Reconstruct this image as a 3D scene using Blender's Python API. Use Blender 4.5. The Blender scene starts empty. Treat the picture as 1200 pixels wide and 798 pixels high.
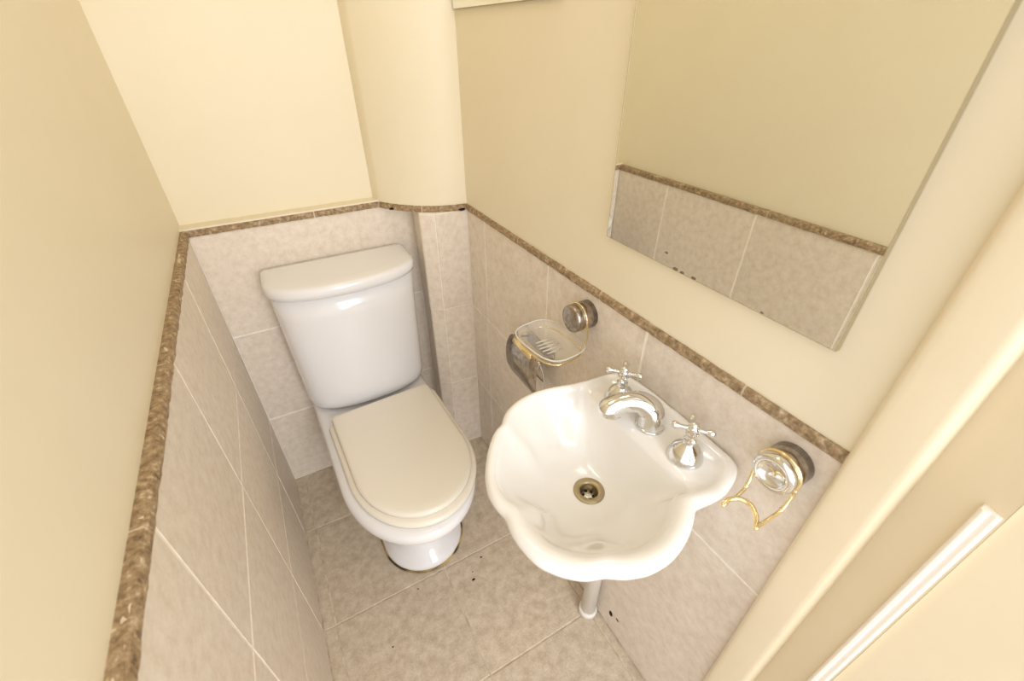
import bpy, bmesh, math, random
from mathutils import Vector, Matrix

# ------------------------------------------------------------------ camera
scene = bpy.context.scene
COL = scene.collection
CAM = Vector((0.2, -1.3495, 1.395))
cam_d = bpy.data.cameras.new('camera'); cam = bpy.data.objects.new('camera', cam_d); COL.objects.link(cam)
YAW, PITCH, ROLL = 0.5102, 0.6058, -0.0035
fw = Vector((math.sin(YAW)*math.cos(PITCH), math.cos(YAW)*math.cos(PITCH), -math.sin(PITCH)))
rt = Vector((math.cos(YAW), -math.sin(YAW), 0)); up = rt.cross(fw)
r2 = rt*math.cos(ROLL)+up*math.sin(ROLL); u2 = up*math.cos(ROLL)-rt*math.sin(ROLL)
M = Matrix((r2, u2, -fw)).transposed().to_4x4(); M.translation = CAM
cam.matrix_world = M
cam_d.sensor_width = 36; cam_d.sensor_fit = 'HORIZONTAL'; cam_d.lens = 36*513.22/1200
cam_d.clip_start = 0.01
cam_d.dof.use_dof = True; cam_d.dof.focus_distance = 0.95; cam_d.dof.aperture_fstop = 5.0
scene.camera = cam

# ------------------------------------------------------------------ world, lights, exposure
w = bpy.data.worlds.new('hall_daylight'); scene.world = w; w.use_nodes = True
bg = w.node_tree.nodes['Background']; bg.inputs[0].default_value = (0.94, 0.96, 1.0, 1); bg.inputs[1].default_value = 1.7
def area(name, loc, target, sx, sy, power, col):
    l = bpy.data.lights.new(name, 'AREA'); l.shape = 'RECTANGLE'; l.size = sx; l.size_y = sy; l.energy = power; l.color = col
    o = bpy.data.objects.new(name, l); COL.objects.link(o); o.location = loc
    o.rotation_euler = (Vector(target)-Vector(loc)).to_track_quat('-Z', 'Y').to_euler(); return o
area('hall_window_light', (0.50, -2.9, 1.5), (0.30, -0.4, 0.4), 0.6, 1.6, 30, (0.95, 0.97, 1.0))
scene.view_settings.view_transform = 'Standard'; scene.view_settings.look = 'None'
scene.view_settings.exposure = -0.20; scene.view_settings.gamma = 1.0
scene.view_settings.use_curve_mapping = False
LAMP_POWER = 2.6

random.seed(7)
# ------------------------------------------------------------------ materials
def s2l(c): 
    c = c/255.0
    return c/12.92 if c <= 0.04045 else ((c+0.055)/1.055)**2.4
def rgb(r, g, b): return (s2l(r), s2l(g), s2l(b), 1)
def mat(name, col, rough=0.5, metal=0.0, **kw):
    m = bpy.data.materials.new(name); m.use_nodes = True
    p = m.node_tree.nodes['Principled BSDF']
    p.inputs['Base Color'].default_value = col; p.inputs['Roughness'].default_value = rough; p.inputs['Metallic'].default_value = metal
    for k, v in kw.items(): p.inputs[k.replace('_', ' ')].default_value = v
    return m
def noisy(name, stops, scale, rough=0.5, bump=0.0, bscale=None, detail=6, fine=None, obj_random=0.0, metal=0.0):
    """world-position noise colour, optional fine speckle, bump and per-object brightness"""
    m = mat(name, stops[0][1], rough, metal); nt = m.node_tree; N = nt.nodes; L = nt.links; p = N['Principled BSDF']
    g = N.new('ShaderNodeNewGeometry')
    n = N.new('ShaderNodeTexNoise'); n.inputs['Scale'].default_value = scale; n.inputs['Detail'].default_value = detail; n.inputs['Roughness'].default_value = 0.62
    L.new(g.outputs['Position'], n.inputs['Vector'])
    cr = N.new('ShaderNodeValToRGB'); e = cr.color_ramp.elements
    e[0].position, e[0].color = stops[0]; e[1].position, e[1].color = stops[-1]
    for s in stops[1:-1]:
        q = e.new(s[0]); q.color = s[1]
    L.new(n.outputs[0], cr.inputs[0]); out = cr.outputs[0]
    if fine:
        n2 = N.new('ShaderNodeTexNoise'); n2.inputs['Scale'].default_value = fine[0]; n2.inputs['Detail'].default_value = 3
        L.new(g.outputs['Position'], n2.inputs['Vector'])
        mr = N.new('ShaderNodeMapRange'); mr.inputs[1].default_value = 0.3; mr.inputs[2].default_value = 0.7; mr.inputs[3].default_value = 1-fine[1]; mr.inputs[4].default_value = 1+fine[1]
        L.new(n2.outputs[0], mr.inputs[0])
        mx = N.new('ShaderNodeVectorMath'); mx.operation = 'SCALE'; L.new(out, mx.inputs[0]); L.new(mr.outputs[0], mx.inputs['Scale']); out = mx.outputs[0]
    if obj_random:
        oi = N.new('ShaderNodeObjectInfo'); mr = N.new('ShaderNodeMapRange'); mr.inputs[3].default_value = 1-obj_random; mr.inputs[4].default_value = 1+obj_random
        L.new(oi.outputs['Random'], mr.inputs[0])
        mx = N.new('ShaderNodeVectorMath'); mx.operation = 'SCALE'; L.new(out, mx.inputs[0]); L.new(mr.outputs[0], mx.inputs['Scale']); out = mx.outputs[0]
    L.new(out, p.inputs['Base Color'])
    if bump:
        nb = N.new('ShaderNodeTexNoise'); nb.inputs['Scale'].default_value = bscale or scale*6; nb.inputs['Detail'].default_value = 5
        L.new(g.outputs['Position'], nb.inputs['Vector'])
        b = N.new('ShaderNodeBump'); b.inputs['Strength'].default_value = bump; b.inputs['Distance'].default_value = 0.002
        L.new(nb.outputs[0], b.inputs['Height']); L.new(b.outputs[0], p.inputs['Normal'])
    return m
PAINT = noisy('cream_wall_paint', [(0.3, rgb(237, 225, 197)), (0.7, rgb(241, 230, 204))], 2.5, rough=0.45, bump=0.12, bscale=35)
TILE = noisy('beige_mottled_wall_tile', [(0.30, rgb(220, 205, 187)), (0.5, rgb(231, 218, 202)), (0.72, rgb(239, 229, 215))], 48, rough=0.42, bump=0.15, bscale=180, fine=(260, 0.035), obj_random=0.02)
FLOOR = noisy('brown_beige_floor_tile', [(0.30, rgb(186, 168, 145)), (0.5, rgb(206, 190, 168)), (0.72, rgb(222, 208, 188))], 36, rough=0.5, bump=0.25, bscale=150, fine=(230, 0.09), obj_random=0.03)
GROUT = noisy('pale_grout', [(0.3, rgb(246, 238, 222)), (0.7, rgb(253, 248, 238))], 60, rough=0.85, bump=0.3)
FGROUT = noisy('dusty_floor_grout', [(0.3, rgb(170, 150, 126)), (0.6, rgb(222, 208, 186))], 25, rough=0.9, bump=0.3)
TRIM = noisy('brown_travertine_trim', [(0.28, rgb(102, 82, 58)), (0.45, rgb(150, 125, 93)), (0.58, rgb(176, 151, 117)), (0.72, rgb(218, 201, 173))], 120, rough=0.6, bump=0.8, bscale=260, detail=8, fine=(420, 0.16))
MORTAR = noisy('trim_mortar', [(0.3, rgb(205, 186, 156)), (0.7, rgb(228, 214, 190))], 80, rough=0.9)
DARKHOLE = mat('dark_crevice', rgb(30, 22, 16), 0.9)
PORC = mat('white_glazed_porcelain', rgb(240, 239, 240), 0.12, Coat_Weight=0.4, Coat_Roughness=0.05)
PORCW = mat('warm_white_glazed_porcelain', rgb(243, 239, 233), 0.14, Coat_Weight=0.4, Coat_Roughness=0.05)
IVORY = mat('ivory_seat_plastic', rgb(241, 234, 220), 0.22)
CHROME = mat('polished_chrome', rgb(225, 224, 222), 0.06, 1.0)
STEEL = noisy('dull_spotted_chrome', [(0.35, rgb(150, 138, 126)), (0.65, rgb(194, 185, 174))], 90, rough=0.22, metal=1.0)
GOLD = mat('polished_brass', rgb(240, 222, 174), 0.18, 1.0)
BRUSHED = mat('worn_drain_metal', rgb(176, 160, 128), 0.35, 0.9)
SEAL = noisy('aged_sealant', [(0.42, rgb(74, 58, 34)), (0.55, rgb(196, 168, 108))], 9, rough=0.6, detail=2)
PVC = mat('white_pipe_plastic', rgb(240, 235, 226), 0.35)
JAMB = noisy('cream_gloss_woodwork', [(0.3, rgb(232, 216, 184)), (0.7, rgb(238, 223, 193))], 3, rough=0.32, bump=0.05, bscale=30)
WHITEWOOD = mat('white_gloss_woodwork', rgb(246, 238, 226), 0.3)
CEIL = mat('white_ceiling_paint', rgb(245, 240, 230), 0.8)
HALLF = mat('pale_hall_flooring', rgb(196, 180, 156), 0.5)
MIRROR = mat('silvered_glass', rgb(243, 244, 238), 0.015, 1.0)
MEDGE = mat('ground_glass_edge', rgb(176, 160, 126), 0.4)
GLASS = mat('frosted_ribbed_glass', (0.98, 0.96, 0.92, 1), 0.12, Transmission_Weight=0.85, IOR=1.08)
MILK = mat('milky_glass_rim', (.95, .91, .80, 1), 0.2, Transmission_Weight=0.35, IOR=1.2)
CHIP = mat('worn_silvering', rgb(120, 104, 80), 0.7)
EMIT = mat('lamp_diffuser', (1, 1, 1, 1), 0.5)
EMIT.node_tree.nodes['Principled BSDF'].inputs['Emission Color'].default_value = (1, .9, .74, 1)
EMIT.node_tree.nodes['Principled BSDF'].inputs['Emission Strength'].default_value = 6

# ------------------------------------------------------------------ builders
def root_loc(o):
    v = Vector((0, 0, 0))
    while o is not None:
        v += o.location; o = o.parent
    return v
def link(name, me, parent=None):
    o = bpy.data.objects.new(name, me); COL.objects.link(o)
    if parent is not None: o.parent = parent
    return o
def mesh(name, V, F, m, parent=None, smooth=False, bevel=0.0, sub=0, seg=2):
    """vertices are given in the room's own coordinates; the object origin is the parent's base"""
    off = root_loc(parent)
    me = bpy.data.meshes.new(name); me.from_pydata([tuple(Vector(v)-off) for v in V], [], F)
    bm = bmesh.new(); bm.from_mesh(me); bmesh.ops.recalc_face_normals(bm, faces=bm.faces); bm.to_mesh(me); bm.free()
    me.materials.append(m)
    if smooth:
        for p in me.polygons: p.use_smooth = True
    o = link(name, me, parent)
    if bevel:
        b = o.modifiers.new('bevel', 'BEVEL'); b.width = bevel; b.segments = seg; b.limit_method = 'ANGLE'; b.angle_limit = 0.6
        for p in me.polygons: p.use_smooth = True
        o.modifiers.new('wn', 'WEIGHTED_NORMAL')
    if sub:
        s = o.modifiers.new('sub', 'SUBSURF'); s.levels = sub; s.render_levels = sub
    return o
class MB:
    def __init__(s): s.V = []; s.F = []
    def add(s, V, F):
        k = len(s.V); s.V += [tuple(v) for v in V]; s.F += [tuple(i+k for i in f) for f in F]; return s
    def box(s, a, b):
        x0, y0, z0 = a; x1, y1, z1 = b
        return s.add([(x0,y0,z0),(x1,y0,z0),(x1,y1,z0),(x0,y1,z0),(x0,y0,z1),(x1,y0,z1),(x1,y1,z1),(x0,y1,z1)],
                     [(0,3,2,1),(4,5,6,7),(0,1,5,4),(1,2,6,5),(2,3,7,6),(3,0,4,7)])
    def prism(s, pts, z0, z1):
        n = len(pts)
        return s.add([(x, y, z0) for x, y in pts]+[(x, y, z1) for x, y in pts],
                     [tuple(range(n))[::-1], tuple(range(n, 2*n))]+[(i, (i+1) % n, n+(i+1) % n, n+i) for i in range(n)])
    def loft(s, rings, cap0=True, cap1=True):
        n = len(rings[0]); V = [v for r in rings for v in r]; F = []
        for j in range(len(rings)-1):
            for i in range(n): F.append((j*n+i, j*n+(i+1) % n, (j+1)*n+(i+1) % n, (j+1)*n+i))
        if cap0: F.append(tuple(range(n))[::-1])
        if cap1: F.append(tuple(range((len(rings)-1)*n, len(rings)*n)))
        return s.add(V, F)
    def lathe(s, base, axis, prof, n=28, cap0=True, cap1=True):
        a = Vector(axis).normalized(); t = Vector((0, 0, 1)) if abs(a.z) < .9 else Vector((1, 0, 0))
        e1 = a.cross(t).normalized(); e2 = a.cross(e1); b = Vector(base)
        return s.loft([[b+a*h+(e1*math.cos(2*math.pi*i/n)+e2*math.sin(2*math.pi*i/n))*r for i in range(n)] for r, h in prof], cap0, cap1)
    def tube(s, pts, rad, n=12, closed=False, flat=None):
        P = [Vector(p) for p in pts]; k = len(P); R = rad if isinstance(rad, (list, tuple)) else [rad]*k
        ref = None; rings = []
        for i in range(k):
            if closed: t = (P[(i+1) % k]-P[i-1]).normalized()
            else: t = (P[min(i+1, k-1)]-P[max(i-1, 0)]).normalized()
            if ref is None: ref = Vector((0, 0, 1)) if abs(t.z) < .9 else Vector((1, 0, 0))
            e1 = (ref-t*ref.dot(t)).normalized(); ref = e1; e2 = t.cross(e1)
            f1, f2 = flat[i] if flat else (1, 1)
            rings.append([P[i]+(e1*f1*math.cos(2*math.pi*j/n)+e2*f2*math.sin(2*math.pi*j/n))*R[i] for j in range(n)])
        if closed: rings.append(rings[0]); return s.loft(rings, False, False)
        return s.loft(rings)
    def ball(s, c, r, n=14, sc=(1, 1, 1)):
        prof = []; c = Vector(c); rings = []
        for j in range(1, 8):
            a = math.pi*j/8
            rings.append([c+Vector((math.sin(a)*math.cos(2*math.pi*i/n)*r*sc[0], math.sin(a)*math.sin(2*math.pi*i/n)*r*sc[1], -math.cos(a)*r*sc[2])) for i in range(n)])
        return s.loft(rings)
    def build(s, name, m, parent=None, **kw): return mesh(name, s.V, s.F, m, parent, **kw)
def spline(pts, n=8, closed=False):
    P = [Vector(p) for p in pts]; k = len(P); out = []
    for i in range(k if closed else k-1):
        if closed: a, b, c, d = P[i-1], P[i], P[(i+1) % k], P[(i+2) % k]
        else: a, b, c, d = P[max(i-1, 0)], P[i], P[i+1], P[min(i+2, k-1)]
        for j in range(n):
            t = j/n
            out.append(0.5*((2*b)+(c-a)*t+(2*a-5*b+4*c-d)*t*t+(3*b-a-3*c+d)*t**3))
    if not closed: out.append(P[-1])
    return out
def structure(o): o['kind'] = 'structure'; return o
def thing(name, label, cat, loc, group=None):
    o = bpy.data.objects.new(name, None); COL.objects.link(o); o.location = loc; o.empty_display_size = 0.05
    o['label'] = label; o['category'] = cat
    if group: o['group'] = group
    return o
def sstep(a, b, x):
    t = min(1, max(0, (x-a)/(b-a))); return t*t*(3-2*t)

# ------------------------------------------------------------------ room shell
W = 0.717; HT = 0.973; CZ = 2.40; YF = -1.243
floor = structure(MB().box((-0.1, -1.36, -0.08), (W+0.1, 0.12, -0.0014)).build('floor', FGROUT))
structure(MB().box((-1.2, -3.4, -0.08), (1.6, -1.36, -0.001)).build('floor_hall', HALLF))
structure(MB().box((-0.15, -1.33, CZ), (W+0.2, 0.15, CZ+0.08)).build('ceiling', CEIL))
wl = structure(MB().box((-0.12, YF-0.06, 0), (-0.012, 0.12, CZ)).build('wall_left', PAINT))
wb = structure(MB().prism([(-0.012, 0.036), (0.60, 0.036), (0.60, 0.12), (-0.012, 0.12)], 0, CZ).build('wall_back', PAINT))
# boxed corner: painted upper part follows a soft diagonal
BZ = [((1-t)**2*.4965+2*t*(1-t)*.585+t*t*.72, 2*t*(1-t)*-.143+t*t*-.149) for t in [k/28 for k in range(29)]]
cp = [(0.489, 0.12), (0.489, 0.036)]+BZ+[(0.80, -0.149), (0.80, 0.12)]
wc = structure(MB().prism(cp, 0.986, CZ).build('wall_corner', PAINT, bevel=0.001))
wr = structure(MB().box((W+0.002, YF-0.05, 0), (W+0.12, 0.12, CZ)).build('wall_right', PAINT))
structure(MB().box((-0.12, YF-0.06, 2.03), (W+0.12, YF, CZ)).build('wall_front', PAINT))
# cream ledge above the back trim
MB().box((-0.012, -0.001, HT+0.017), (0.4975, 0.036, HT+0.022)).build('ledge', PAINT, wb)

# --- grout beds (parts of the walls) ---
MB().box((-0.012, YF, 0), (-0.0011, 0.0, HT)).build('grout_bed', GROUT, wl)
MB().box((0, 0.0011, 0), (0.60, 0.036, HT)).build('grout_bed', GROUT, wb)
MB().box((W+0.0011, YF, 0), (W+0.002, -0.15, HT)).build('grout_bed', GROUT, wr)
bx = [(0.595, 0.0), (0.578, -0.122), (0.616, -0.147), (0.717, -0.154)]
MB().prism([(bx[0][0]+.002, .03), (bx[0][0]+.002, 0), (bx[1][0]+.002, -0.1205), (bx[2][0]+.0005, -0.1448), (W+0.004, -0.1515), (W+0.004, .03)], 0, HT).build('grout_bed', GROUT, wc)

TC = {}
def tile(name, m, parent, o, u, n, z=None, th=0.006, gap=0.0036, v=None, jit=0.0004):
    """one tile: corner o, edge vectors u and v, outward normal n; grout gap taken off every edge"""
    u = Vector(u); v = Vector(v); lu, lv = u.length-gap, v.length-gap
    key = (name, round(lu, 4), round(lv, 4))
    if key not in TC:
        b = 0.0016
        V = [(0,0,-th),(lu,0,-th),(lu,lv,-th),(0,lv,-th),(0,0,-b),(lu,0,-b),(lu,lv,-b),(0,lv,-b),(b,b,0),(lu-b,b,0),(lu-b,lv-b,0),(b,lv-b,0)]
        F = [(0,3,2,1)]+[(i,(i+1)%4,4+(i+1)%4,4+i) for i in range(4)]+[(4+i,4+(i+1)%4,8+(i+1)%4,8+i) for i in range(4)]+[(8,9,10,11)]
        me = bpy.data.meshes.new(name); me.from_pydata(V, [], F); me.materials.append(m); TC[key] = me
    ob = link(name, TC[key], parent)
    X, Y, Z = u.normalized(), v.normalized(), Vector(n).normalized()
    R = Matrix((X, Y, Z)).transposed().to_4x4()
    R.translation = Vector(o)+X*gap/2+Y*gap/2+Z*random.uniform(-jit, jit)
    ob.matrix_world = R
    return ob
# floor tiles
fx = [0.0, 0.034, 0.369, 0.693, 0.717]; fy = [0.0, -0.255, -0.601, -0.927, -1.253, -1.36]
for i in range(len(fx)-1):
    for j in range(len(fy)-1):
        tile('floor_tile', FLOOR, floor, (fx[i], fy[j+1], 0), (fx[i+1]-fx[i], 0, 0), (0, 0, 1), v=(0, fy[j]-fy[j+1], 0))
# left wall
ly = [0.0, -0.255, -0.601, -0.928, YF]; lz = [0.0, 0.318, 0.659, HT]
for i in range(4):
    for j in range(3):
        tile('wall_tile', TILE, wl, (0, ly[i], lz[j]), (0, ly[i+1]-ly[i], 0), (1, 0, 0), v=(0, 0, lz[j+1]-lz[j]))
# back wall
for j, xs in enumerate(([0, .333, .595], [0, .333, .595], [0, .595])):
    for a, b in zip(xs, xs[1:]):
        tile('wall_tile', TILE, wb, (a, 0, lz[j]), (b-a, 0, 0), (0, -1, 0), v=(0, 0, lz[j+1]-lz[j]))
# boxed corner
bz = [0.0, 0.335, 0.652, HT]
for a, b in zip(bx, bx[1:]):
    d = Vector((b[0]-a[0], b[1]-a[1], 0)); nn = Vector((d.y, -d.x, 0))
    for j in range(3): tile('wall_tile', TILE, wc, (a[0], a[1], bz[j]), d, nn, v=(0, 0, bz[j+1]-bz[j]), gap=0.0030)
# right wall
ry = [-0.154, -0.268, -0.595, -0.91, YF]
for i in range(4):
    zs = [0, .646, HT] if i == 3 else [0, .325, .646, HT]
    for a, b in zip(zs, zs[1:]):
        tile('wall_tile', TILE, wr, (W, ry[i+1], a), (0, ry[i]-ry[i+1], 0), (-1, 0, 0), v=(0, 0, b-a), gap=0.0030)

# --- travertine trim on top of the tiling ---
def trim(name, P, breaks, out, back, z0=HT-0.0005, z1=HT+0.017):
    """P: plan polyline of the tile face; breaks: stone boundaries as distances along it"""
    P = [Vector((x, y, 0)) for x, y in P]
    L = [0]
    for a, b in zip(P, P[1:]): L.append(L[-1]+(b-a).length)
    def at(s):
        for i in range(len(P)-1):
            if s <= L[i+1]+1e-9:
                t = (P[i+1]-P[i]).normalized(); q = P[i]+t*(s-L[i])
                break
        else: t = (P[-1]-P[-2]).normalized(); q = P[-1]
        nrm = Vector((t.y, -t.x, 0))            # outward to the right of travel
        return q, nrm
    def strip(s0, s1, o, bk, za, zb, rough, n):
        rings = []
        for k in range(n+1):
            q, nr = at(s0+(s1-s0)*k/n)
            j = lambda: random.uniform(-rough, rough)
            zm = (za+zb)/2
            rings.append([q+nr*(o-.0015+j())+Vector((0,0,za)), q+nr*(o+j())+Vector((0,0,za+.004+j())), q+nr*(o+j())+Vector((0,0,zm+j())), q+nr*(o-.001+j())+Vector((0,0,zb-.003+j())),
                          q+nr*(o-.004+j())+Vector((0,0,zb+j())), q-nr*(bk*.5)+Vector((0,0,zb+j())), q-nr*bk+Vector((0,0,zb)), q-nr*bk+Vector((0,0,za))])
        return MB().loft(rings)
    br = [0]+[b for b in breaks if b < L[-1]]+[L[-1]]
    base = structure(strip(0, L[-1], out-.0012, back, z0, z1-.0008, 0, 12).build(name, MORTAR))
    for a, b in zip(br, br[1:]):
        strip(a+.0018, b-.0018, out, back-.0005, z0+.0002, z1, 0.0011, max(4, int((b-a)/.012))).build('trim_stone', TRIM, base)
    return base
trim('trim_1', [(0, YF), (0, 0.0)], [YF*-1-.943, YF*-1-.633, YF*-1-.31], 0.004, 0.0125)
trim('trim_2', [(0, 0), (0.4955, 0)], [0.31], 0.004, 0.004)
TZ = [(x, y-.003) for x, y in BZ if x < .7165]+[(W, -.1515)]
trim('trim_3', TZ, [0.145], 0.003, 0.003)
trim('trim_4', [(W, -0.150), (W, YF+0.002)], [0.31, 0.63, 0.95], 0.004, 0.003)
# overhanging bed under the diagonal trim between tile and boxing
MB().prism([(0.4955, 0.036)]+[(x, y+.002) for x, y in TZ]+[(0.717, 0.036)], HT-0.001, HT+0.0135).build('mortar_bed', MORTAR, wc)
for (x, y, a, s) in ((0.524, -0.0475, -0.75, 0.011), (0.700, -0.1565, -0.1, 0.011)):
    MB().ball((x, y, HT+0.004), s, sc=(1, 0.25, 0.35)).build('gap', DARKHOLE, wc, smooth=True)
# chips in the low right wall tile and dirt on floor
MB().ball((W, -0.985, 0.071), 0.012, sc=(0.1, 0.55, 1.0)).build('chip', DARKHOLE, wr, smooth=True)
MB().ball((W, -1.010, 0.083), 0.006, sc=(0.1, 1, 0.6)).build('chip', DARKHOLE, wr, smooth=True)
for x, y, s in ((0.487, -0.625, .004), (0.435, -0.678, .006), (0.274, -0.62, .003), (0.161, -0.735, .003), (0.443, -0.655, .0025)):
    MB().ball((x, y, 0.0006), s, n=8, sc=(1, .6, .15)).build('dirt_spot', DARKHOLE, floor, smooth=True)

# ------------------------------------------------------------------ door frame on the right
XJ = 0.700
dr = structure(MB().prism([(XJ+0.006, YF+0.001), (XJ+0.001, YF-0.004), (XJ, YF-0.012), (XJ, YF-0.045), (XJ+0.002, YF-0.052), (XJ+0.009, YF-0.057), (XJ+0.024, YF-0.058), (XJ+0.09, YF-0.058), (XJ+0.12, YF-0.058), (XJ+0.12, YF+0.001)], 0, 2.03).build('door_1', JAMB, bevel=0.002))
MB().prism([(XJ+0.030, -1.301), (XJ+0.006, -1.365), (XJ+0.12, -1.365), (XJ+0.12, -1.301)], 0, 2.03).build('rebate', JAMB, dr)
MB().prism([(XJ+0.024, -1.3475), (XJ+0.003, -1.3475), (XJ, -1.350), (XJ+0.001, -1.3545), (XJ+0.0045, -1.3552), (XJ+0.003, -1.358), (XJ+0.003, -1.361), (XJ+0.008, -1.364), (XJ+0.024, -1.364)], 0.0, 1.032).build('door_bead', WHITEWOOD, dr, bevel=0.001)
MB().box((XJ+0.012, -1.75, 0.0), (XJ+0.05, -1.3655, 2.03)).build('door_panel', JAMB, dr)
jl = structure(MB().box((-0.14, YF-0.058, 0), (-0.02, YF, 2.03)).build('door_2', JAMB, bevel=0.003))

# ------------------------------------------------------------------ toilet
TX = 0.335
toilet = thing('toilet', 'white close-coupled toilet with ivory seat standing against the tiled back wall', 'toilet', (TX, -0.40, 0))
ROT = math.radians(1.2)
def dshape(cx, yb, hw, ys, yf, n=48, back_r=0.02, p=2.0):
    """D plan outline: straight back at yb, sides to ys, rounded front to yf"""
    pts = []
    for k in range(5):
        a = math.pi/2*(k/4); pts.append((cx+hw-back_r+back_r*math.sin(a), yb-back_r+back_r*math.cos(a)))
    for k in range(1, 4): pts.append((cx+hw, yb-back_r+(ys-yb+back_r)*k/4))
    for k in range(n+1):
        a = math.pi*k/n; c, s = math.cos(a), math.sin(a)
        pts.append((cx+hw*math.copysign(abs(c)**(2/p), c), ys+(yf-ys)*abs(s)**(2/p)))
    for k in range(3, 0, -1): pts.append((cx-hw, yb-back_r+(ys-yb+back_r)*k/4))
    for k in range(5):
        a = math.pi/2*(1-k/4); pts.append((cx-hw+back_r-back_r*math.sin(a), yb-back_r+back_r*math.cos(a)))
    return pts
def ring(pts, z, rot=0.0, c=(TX, -0.22)):
    out = []
    for x, y in pts:
        dx, dy = x-c[0], y-c[1]
        out.append((c[0]+dx*math.cos(rot)-dy*math.sin(rot), c[1]+dx*math.sin(rot)+dy*math.cos(rot), z))
    return out
# bowl: loft from the pedestal to the rim
def bowl_ring(z, hw, yb, ys, yf, p=2.0, br=0.03, cx=TX): return ring(dshape(cx, yb, hw, ys, yf, back_r=br, p=p), z, ROT)
R = [bowl_ring(0.000, .127, -.20, -.45, -.585, cx=TX+.012), bowl_ring(0.012, .129, -.20, -.45, -.587, cx=TX+.012), bowl_ring(0.024, .126, -.20, -.45, -.583, cx=TX+.012),
     bowl_ring(0.036, .110, -.20, -.445, -.566, cx=TX+.011), bowl_ring(0.055, .092, -.19, -.44, -.547, cx=TX+.01), bowl_ring(0.10, .078, -.17, -.435, -.529, cx=TX+.008), bowl_ring(0.17, .078, -.14, -.435, -.525, cx=TX+.006),
     bowl_ring(0.235, .098, -.10, -.44, -.555, cx=TX+.004), bowl_ring(0.29, .135, -.06, -.455, -.625, cx=TX+.002), bowl_ring(0.325, .165, -.045, -.465, -.683),
     bowl_ring(0.350, .180, -.04, -.468, -.712), bowl_ring(0.374, .184, -.04, -.47, -.726), bowl_ring(0.392, .182, -.04, -.47, -.726), bowl_ring(0.402, .175, -.045, -.468, -.720), bowl_ring(0.404, .160, -.06, -.46, -.71)]
MB().loft(R).build('bowl', PORC, toilet, smooth=True)
# sealant around the foot
MB().tube([(x, y, 0.003) for x, y, z in R[1]], 0.0045, n=8, closed=True).build('sealant', SEAL, toilet, smooth=True)
# cistern
def bow(hw, yb, yc, yf, z, n=40, p=2.35):
    return ring(dshape(TX, yb, hw, yc, yf, n=n, back_r=0.012, p=p), z)
C = [bow(.165, -.03, -.08, -.165, .405), bow(.182, -.022, -.09, -.186, .412), bow(.1885, -.02, -.095, -.195, .425), bow(.191, -.018, -.095, -.197, .45), bow(.195, -.016, -.097, -.199, .60), bow(.199, -.015, -.1, -.202, .75), bow(.2, -.015, -.1, -.203, .822)]
cist = MB().loft(C).build('cistern', PORC, toilet, smooth=True)
Lr = [bow(.199, -.012, -.1, -.205, .818), bow(.206, -.01, -.104, -.212, .822), bow(.2085, -.01, -.106, -.215, .834), bow(.208, -.01, -.106, -.2145, .845), bow(.205, -.012, -.104, -.211, .852), bow(.197, -.016, -.098, -.202, .8555), bow(.17, -.03, -.085, -.17, .8565)]
MB().loft(Lr).build('cistern_lid', PORC, toilet, smooth=True)
# seat ring and lid (seat sits slightly to the right of the bowl)
SX = TX+0.010
def seat_ring(z, d, yb=-.236, inner=None): return ring(dshape(SX, yb+d*.3, .172+d, -.49, -.707-d, back_r=.02), z, ROT*1.6)
MB().loft([seat_ring(.4045, -.006), seat_ring(.406, 0), seat_ring(.414, .001), seat_ring(.420, -.002), seat_ring(.4225, -.008)]).build('seat_ring', IVORY, toilet, smooth=True)
def lid_ring(z, d, yb=-.226): return ring(dshape(SX, yb+d*.3, .158+d, -.50, -.69-d, back_r=.012), z, ROT*1.6)
MB().loft([lid_ring(.4235, -.004), lid_ring(.425, 0), lid_ring(.433, 0), lid_ring(.4375, -.003), lid_ring(.4395, -.009), lid_ring(.4402, -.03), lid_ring(.4406, -.07)]).build('seat_lid', IVORY, toilet, smooth=True)
for sx in (-.075, .075):
    MB().lathe((SX+sx-.02, -.222, .413), (1, 0, 0), [(.0075, 0), (.009, .003), (.009, .037), (.0075, .04)], 16).build('hinge', IVORY, toilet, smooth=True)

# ------------------------------------------------------------------ shell washbasin
basin = thing('washbasin', 'white scalloped shell washbasin with chrome taps fixed to the right wall', 'washbasin', (W, -1.0, 0.65))
c0 = Vector((0.551, -0.996))
OUT = [(.679, -.856), (.645, -.853), (.609, -.846), (.585, -.838), (.562, -.833), (.536, -.830), (.511, -.832), (.484, -.840), (.468, -.848), (.453, -.861), (.444, -.8745), (.428, -.880), (.408, -.901), (.386, -.931), (.370, -.959), (.362, -.985), (.3615, -1.010), (.367, -1.031), (.3635, -1.043), (.3615, -1.056),
       (.363, -1.078), (.370, -1.108), (.391, -1.136), (.415, -1.155), (.437, -1.162), (.456, -1.176), (.489, -1.188), (.524, -1.189), (.564, -1.178), (.588, -1.166), (.609, -1.151), (.632, -1.153), (.662, -1.156), (.692, -1.150), (.708, -1.141), (.7155, -1.128), (.7165, -1.10), (.7165, -1.05), (.7165, -.99), (.7165, -.94), (.712, -.90), (.700, -.870)]
ang = sorted((math.atan2(y-c0.y, x-c0.x), math.hypot(x-c0.x, y-c0.y)) for x, y in OUT)
NB = 240
def r_at(t):
    a = [(ang[-1][0]-2*math.pi, ang[-1][1])]+ang+[(ang[0][0]+2*math.pi, ang[0][1])]
    for (t0, r0), (t1, r1) in zip(a, a[1:]):
        if t0 <= t <= t1: return r0+(r1-r0)*(t-t0)/(t1-t0)
TH = [-math.pi+2*math.pi*i/NB for i in range(NB)]
RO = [r_at(t) for t in TH]
def smooth(v, k, it=1):
    for _ in range(it): v = [sum(v[(i+j) % NB] for j in range(-k, k+1))/(2*k+1) for i in range(NB)]
    return v
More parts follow.
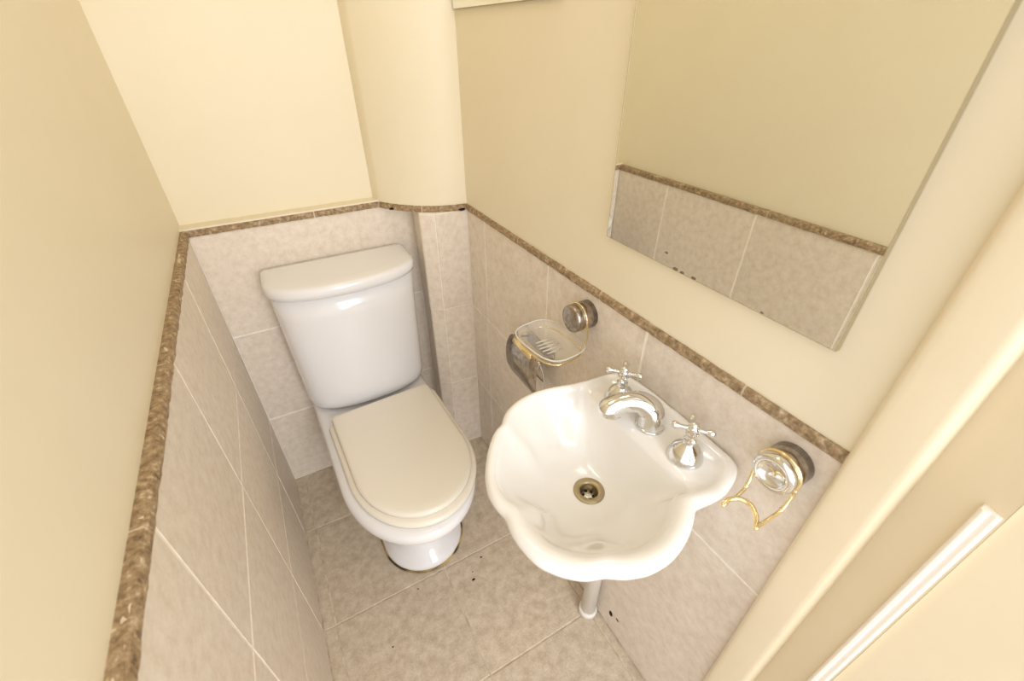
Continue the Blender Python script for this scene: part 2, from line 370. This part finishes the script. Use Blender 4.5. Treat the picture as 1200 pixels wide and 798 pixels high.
RO = smooth(RO, 1, 2)
RS = smooth(RO, 9, 2)
def notch_angle(x, y): return math.atan2(y-c0.y, x-c0.x)
NOT = [notch_angle(.367, -1.031), notch_angle(.437, -1.163), notch_angle(.609, -1.151), notch_angle(.444, -.8745), notch_angle(.50, -.835), notch_angle(.60, -.845)]
NAMP = [.019, .015, .004, .014, .010, .008]
DX = 0.627
c1 = Vector((0.615, -1.0))
ZR = 0.853; ZD = 0.742; RD = 0.0265
def pt(i, rad, z, f=0.0):
    c = c0.lerp(c1, f); x = c.x+rad*math.cos(TH[i]); y = c.y+rad*math.sin(TH[i])
    return (min(x, W-0.0005), y, z)
def lipz(i, rad):
    x = c0.x+rad*math.cos(TH[i]); return 0.013*sstep(.665, .712, x)
rings = []
for fr, z, f in ((.28, .665, 1), (.34, .68, 1), (.50, .70, .9), (.64, .73, .6), (.77, .765, .3), (.86, .795, .1)):
    rings.append([pt(i, RO[i]*fr, z, f) for i in range(NB)])
LF = [.55+.45*sstep(-.25, .55, -math.sin(t)) for t in TH]
for d, dz in ((.024, -.043), (.011, -.031), (.004, -.021), (.001, -.012), (.002, -.005), (.007, .0), (.014, .0018), (.022, .001), (.029, -.003)):
    rings.append([pt(i, RO[i]-d*(LF[i] if dz > -.0051 else 1), ZR+dz+(lipz(i, RO[i]-d) if dz > -.01 else lipz(i, RO[i])*.9)) for i in range(NB)])
RI = []
for i in range(NB):
    lim = RO[i]-.034*LF[i]; ct = math.cos(TH[i])
    dk = (DX-c0.x)/ct if ct > 0.15 else 9
    k = 0.012
    h = max(k-abs(lim-dk), 0)/k; RI.append(min(lim, dk)-h*h*k*.25)
RI = smooth(RI, 2, 1)
RIS = smooth(RI, 7, 3)
deckf = [1-sstep(.02, .06, (RO[i]-.034*LF[i])-RI[i]) for i in range(NB)]
rings.append([pt(i, (RO[i]-.034*LF[i])*.5+RI[i]*.5 if deckf[i] < .9 else RI[i]+.0025, ZR-.006+.003*(1-deckf[i])) for i in range(NB)])
rings.append([pt(i, RI[i], ZR-.0085+.005*(1-deckf[i])) for i in range(NB)])
NT = 22
for j in range(1, NT+1):
    t = 1-j/NT
    row = []
    for i in range(NB):
        bump = 0
        for a, am in zip(NOT, NAMP):
            da = (TH[i]-a+math.pi) % (2*math.pi)-math.pi
            bump -= am*math.exp(-(da/.22)**2)
        rr = RD+(RIS[i]+(RI[i]-RIS[i])*sstep(.7, 1, t)-RD)*t+bump*deckf[i]*sstep(0.3, .85, t)*(1-sstep(.8, 1.0, t))
        g = 0.80*t**3.0+0.20*t**1.3
        row.append(pt(i, rr, ZD+(ZR-.0085+.005*(1-deckf[i])-ZD)*g))
    rings.append(row)
MB().loft(rings, True, False).build('bowl', PORCW, basin, smooth=True)
# drain
drain = MB().lathe((c0.x, c0.y, ZD-.03), (0, 0, 1), [(.0145, 0), (.0145, .024), (.0155, .0295), (.018, .0318), (.024, .0325), (.0272, .0312), (.0275, .0298), (.022, .029), (.019, .0)], 36, False, False).build('drain', BRUSHED, basin, smooth=True)
MB().lathe((c0.x, c0.y, ZD-.022), (0, 0, 1), [(.0142, 0), (.0142, .006), (.0125, .0085), (.004, .0105), (.0001, .011)], 28).build('strainer', CHROME, drain, smooth=True)
hb = MB()
for k in range(6):
    a = k*math.pi/3+.35; hb.ball((c0.x+.0088*math.cos(a), c0.y+.0088*math.sin(a), ZD-.0125), .0029, n=10, sc=(1, 1, .5))
hb.build('strainer_holes', DARKHOLE, drain, smooth=True)
# taps
def tap(x, y, label):
    z = ZR-.0035
    t = MB().lathe((x, y, z), (0, 0, 1), [(.0275, 0), (.0285, .002), (.0280, .005), (.0262, .010), (.0235, .0165), (.0195, .0225), (.0145, .0275), (.0105, .031), (.0085, .034), (.0098, .037), (.0098, .040), (.0075, .042), (.0072, .051), (.010, .053), (.010, .055)], 32).build('tap', CHROME, basin, smooth=True)
    hz = z+.061; h = MB().ball((x, y, hz), .0095, sc=(1, 1, .9)); h.lathe((x, y, hz+.005), (0, 0, 1), [(.0065, 0), (.0075, .003), (.0065, .006), (.003, .0085)], 16)
    for k in range(4):
        a = math.radians(40)+k*math.pi/2; d = Vector((math.cos(a), math.sin(a), 0))
        h.lathe(Vector((x, y, hz)), d, [(.0042, .005), (.0036, .012), (.0034, .018), (.0042, .021), (.0056, .024), (.0062, .027), (.0052, .0302), (.0025, .0322)], 14)
    h.build('cross_handle', CHROME, t, smooth=True); return t
tap(.664, -.923, ''); tap(.664, -1.077, '')
sp = spline([(.665, -1.000, ZR-.005), (.667, -.999, ZR+.012), (.665, -.993, ZR+.027), (.654, -.981, ZR+.037), (.637, -.971, ZR+.040), (.621, -.964, ZR+.037), (.610, -.960, ZR+.030), (.606, -.959, ZR+.025), (.604, -.958, ZR+.020)], 5)
ns = len(sp)
rad = []; fl = []
for i in range(ns):
    s = i/(ns-1); rad.append((.0230-.0030*sstep(0, .45, s)+.0055*sstep(.5, .8, s))*math.sqrt(max(.04, 1-max(0, (s-.84)/.16)**2.2))); fl.append((1-.18*sstep(.3, .7, s), 1+.12*sstep(.5, .85, s)))
MB().tube(sp, rad, n=24, flat=fl).lathe((.665, -1.000, ZR-.0035), (0, 0, 1), [(.0245, 0), (.0255, .0015), (.0245, .004), (.0225, .005)], 28).build('spout', CHROME, basin, smooth=True)
# waste pipe down to the floor
pipe = thing('waste_pipe', 'white plastic waste pipe standing on the floor below the washbasin', 'pipe', (.690, -.925, 0))
MB().lathe((.690, -.925, 0.0), (0, 0, 1), [(.021, 0.01), (.021, .62), (.021, .70)], 24).build('tube', PVC, pipe, smooth=True)
MB().lathe((.690, -.925, 0.0), (0, 0, 1), [(.0265, 0), (.0265, .018), (.025, .022), (.0212, .0225)], 28).build('collar', PVC, pipe, smooth=True)

# ------------------------------------------------------------------ soap dish and its holder
SY, SZ = -.751, .926
sh = thing('soap_dish_holder', 'chrome wall post with thin gold wire ring carrying the glass soap dish', 'holder', (W, SY, SZ))
MB().lathe((W, SY, SZ), (-1, 0, 0), [(.0295, 0), (.0295, .030), (.0285, .032), (.0285, .034), (.0290, .036), (.0290, .044), (.0270, .047), (.020, .0475)], 36).build('wall_post', STEEL, sh, smooth=True)
def sell(cx, cy, a, b, z, rot, n=56, p=3.2):
    out = []
    for k in range(n):
        t = 2*math.pi*k/n; c, s = math.cos(t), math.sin(t)
        x = a*math.copysign(abs(c)**(2/p), c); y = b*math.copysign(abs(s)**(2/p), s)
        out.append((cx+x*math.cos(rot)-y*math.sin(rot), cy+x*math.sin(rot)+y*math.cos(rot), z))
    return out
DC = (.637, -.729); DR = math.radians(6)
wire = MB()
wire.tube([(W-.028, SY+.030*math.cos(a), SZ+.030*math.sin(a)) for a in [2*math.pi*k/28 for k in range(28)]], .0019, n=8, closed=True)
wire.tube(spline([(.689, SY-.0298, SZ+.004), (.693, SY-.030, .905), (.6955, SY-.026, .880), (.692, SY-.021, .866), (.6870, SY-.018, .8605)], 6), .0019, n=8)
wire.tube(sell(DC[0], DC[1], .0497, .0685, .8605, DR), .0019, n=8, closed=True)
wire.build('wire_ring', GOLD, sh, smooth=True)
dish = thing('soap_dish', 'clear ribbed glass soap dish resting in the gold wire ring beside the basin', 'soap dish', (DC[0], DC[1], .853))
def dr_(z, a, b): return sell(DC[0], DC[1], a, b, z, DR)
MB().loft([dr_(.8545, .020, .030), dr_(.8535, .032, .046), dr_(.857, .043, .060), dr_(.867, .052, .071), dr_(.8735, .0555, .0755), dr_(.8752, .0555, .0755), dr_(.8752, .0530, .073), dr_(.8685, .0485, .0675), dr_(.8595, .040, .056), dr_(.8575, .030, .043), dr_(.8572, .018, .028)]).build('glass_bowl', GLASS, dish, smooth=True)
MB().tube(dr_(.8752, .0545, .0745), .0017, n=8, closed=True).build('rim', MILK, dish, smooth=True)
rb = MB()
for k in range(-2, 3):
    ww = math.sqrt(max(0, 1-(k/3.2)**2))*.024
    rb.tube([(DC[0]-ww, DC[1]+k*.011, .8578), (DC[0]+ww, DC[1]+k*.011, .8578)], .0016, n=8)
rb.build('drain_ribs', MILK, dish, smooth=True)

# ------------------------------------------------------------------ toilet roll holder
rh = thing('toilet_roll_holder', 'empty chrome toilet roll holder with brass hinge bar, low on the right wall', 'holder', (W, -.58, .70))
plate = []
for (x, z) in [(p.x, p.z) for p in spline([(.676, 0, .752), (.664, 0, .742), (.656, 0, .722), (.654, 0, .690), (.657, 0, .660), (.664, 0, .636)], 4)]: plate.append((x, z))
V = []; F = []
for k, (x, z) in enumerate(plate):
    s = k/(len(plate)-1); cut = .012*sstep(.8, 1, s)+.012*(1-sstep(0, .15, s))
    for y in (-.505-cut, -.545, -.580, -.615, -.655+cut): V.append((x, y, z))
n5 = 5
for k in range(len(plate)-1):
    for j in range(4): F.append((k*n5+j, k*n5+j+1, (k+1)*n5+j+1, (k+1)*n5+j))
pl = mesh('cover_plate', V, F, STEEL, rh, smooth=True)
so = pl.modifiers.new('thick', 'SOLIDIFY'); so.thickness = .002
MB().lathe((.663, -.535, .748), (0, -1, 0), [(.007, 0), (.0085, .002), (.0085, .086), (.007, .088)], 20).build('hinge_bar', GOLD, rh, smooth=True)
for y in (-.525, -.635): MB().tube(spline([(W, y, .735), (.69, y, .742), (.666, y, .746)], 5), .0035, n=10).build('side_arm', STEEL, rh, smooth=True)
MB().box((W-.006, -.645, .715), (W, -.515, .755)).build('back_plate', STEEL, rh, bevel=.002)
MB().tube(spline([(.668, -.645, .748), (.676, -.650, .72), (.682, -.650, .69), (.684, -.64, .68), (.684, -.54, .68)], 6), .0028, n=10).build('roll_arm', CHROME, rh, smooth=True)

# ------------------------------------------------------------------ empty tumbler holder near the door frame
HY, HZ = -1.193, .927
th = thing('tumbler_holder', 'empty tumbler holder with bent gold prongs on chrome post beside door frame', 'holder', (W, HY, HZ))
MB().lathe((W, HY, HZ), (-1, 0, 0), [(.0285, 0), (.0285, .026), (.0275, .028), (.0275, .031)], 36).build('wall_post', STEEL, th, smooth=True)
MB().lathe((W, HY, HZ), (-1, 0, 0), [(.0280, .031), (.0285, .034), (.0285, .040), (.0270, .0435), (.0225, .045), (.0185, .0445), (.0165, .042), (.0150, .0405), (.001, .040)], 36).build('end_cap', CHROME, th, smooth=True)
g = MB()
g.tube([(W-.0295, HY+.0285*math.cos(a), HZ+.0285*math.sin(a)) for a in [2*math.pi*k/28 for k in range(28)]], .0025, n=10, closed=True)
g.tube(spline([(W-.030, HY+.0275, HZ-.008), (.683, -1.168, .905), (.668, -1.174, .886), (.655, -1.176, .882), (.640, -1.1775, .8805)], 5), .0026, n=10)
g.tube(spline([(W-.030, HY-.0270, HZ-.010), (.690, -1.2195, .903), (.676, -1.2205, .884), (.655, -1.220, .8805), (.626, -1.2190, .880)], 5), .0026, n=10)
g.tube(spline([(.621, -1.1765, .8795), (.632, -1.1755, .8815), (.645, -1.182, .882), (.6495, -1.196, .882), (.641, -1.210, .881), (.628, -1.2195, .880)], 6), .0034, n=12)
g.ball((.628, -1.2195, .880), .0038); g.ball((.676, -1.2205, .884), .0034); g.ball((.668, -1.174, .886), .0034); g.ball((.620, -1.1765, .8795), .0036)
g.build('wire_yoke', GOLD, th, smooth=True)

# ------------------------------------------------------------------ mirrors on the right wall
def wall_mirror(name, label, y0, y1, z0, z1, loc, tilt=0.0):
    t = thing(name, label, 'mirror', loc)
    x1 = W+.002; x0 = W-.0055
    e = tilt
    MB().prism([(x0-e+.0004, y0), (x0+e+.0004, y1), (x1, y1), (x1, y0)], z0, z1).build('glass_edge', MEDGE, t)
    b = .0012
    MB().prism([(x0-e, y0+b), (x0+e, y1-b), (x0+e+.002, y1-b), (x0-e+.002, y0+b)], z0+b, z1-b).build('mirror_face', MIRROR, t)
    return t
wm = wall_mirror('wall_mirror', 'large frameless mirror above the washbasin reflecting the tiled left wall', -1.181, -.780, 1.103, 1.78, (W+.002, -.98, 1.103), .001)
wall_mirror('mirror_panel', 'pale frameless glass panel high in the back right corner, mostly out of frame', -.60, -.156, 1.449, 2.0, (W+.002, -.38, 1.449))

for y, z, a in ((-.919, 1.1235, .0025), (-.942, 1.1060, .004), (-.955, 1.1055, .003), (-.977, 1.1060, .0035), (-1.088, 1.1057, .003)):
    MB().ball((W-.0058, y, z), a, n=10, sc=(.12, 1.3, .6)).build('silver_chip', CHIP, wm, smooth=True)

# ------------------------------------------------------------------ ceiling lamp (above the frame)
cl = thing('ceiling_lamp', 'round flush ceiling lamp in the middle of the ceiling, out of frame', 'lamp', (.36, -.62, CZ))
MB().lathe((.36, -.62, CZ), (0, 0, -1), [(.13, 0), (.135, .004), (.13, .02), (.12, .024)], 40).build('lamp_base', CHROME, cl, smooth=True)
MB().lathe((.36, -.62, CZ-.024), (0, 0, -1), [(.118, 0), (.112, .02), (.085, .04), (.04, .05), (.001, .052)], 40).build('diffuser', EMIT, cl, smooth=True)
ld = bpy.data.lights.new('ceiling_lamp_light', 'POINT'); ld.energy = LAMP_POWER; ld.color = (1, .94, .84); ld.shadow_soft_size = .1
lo = bpy.data.objects.new('ceiling_lamp_light', ld); COL.objects.link(lo); lo.location = (.36, -.62, CZ-.2)
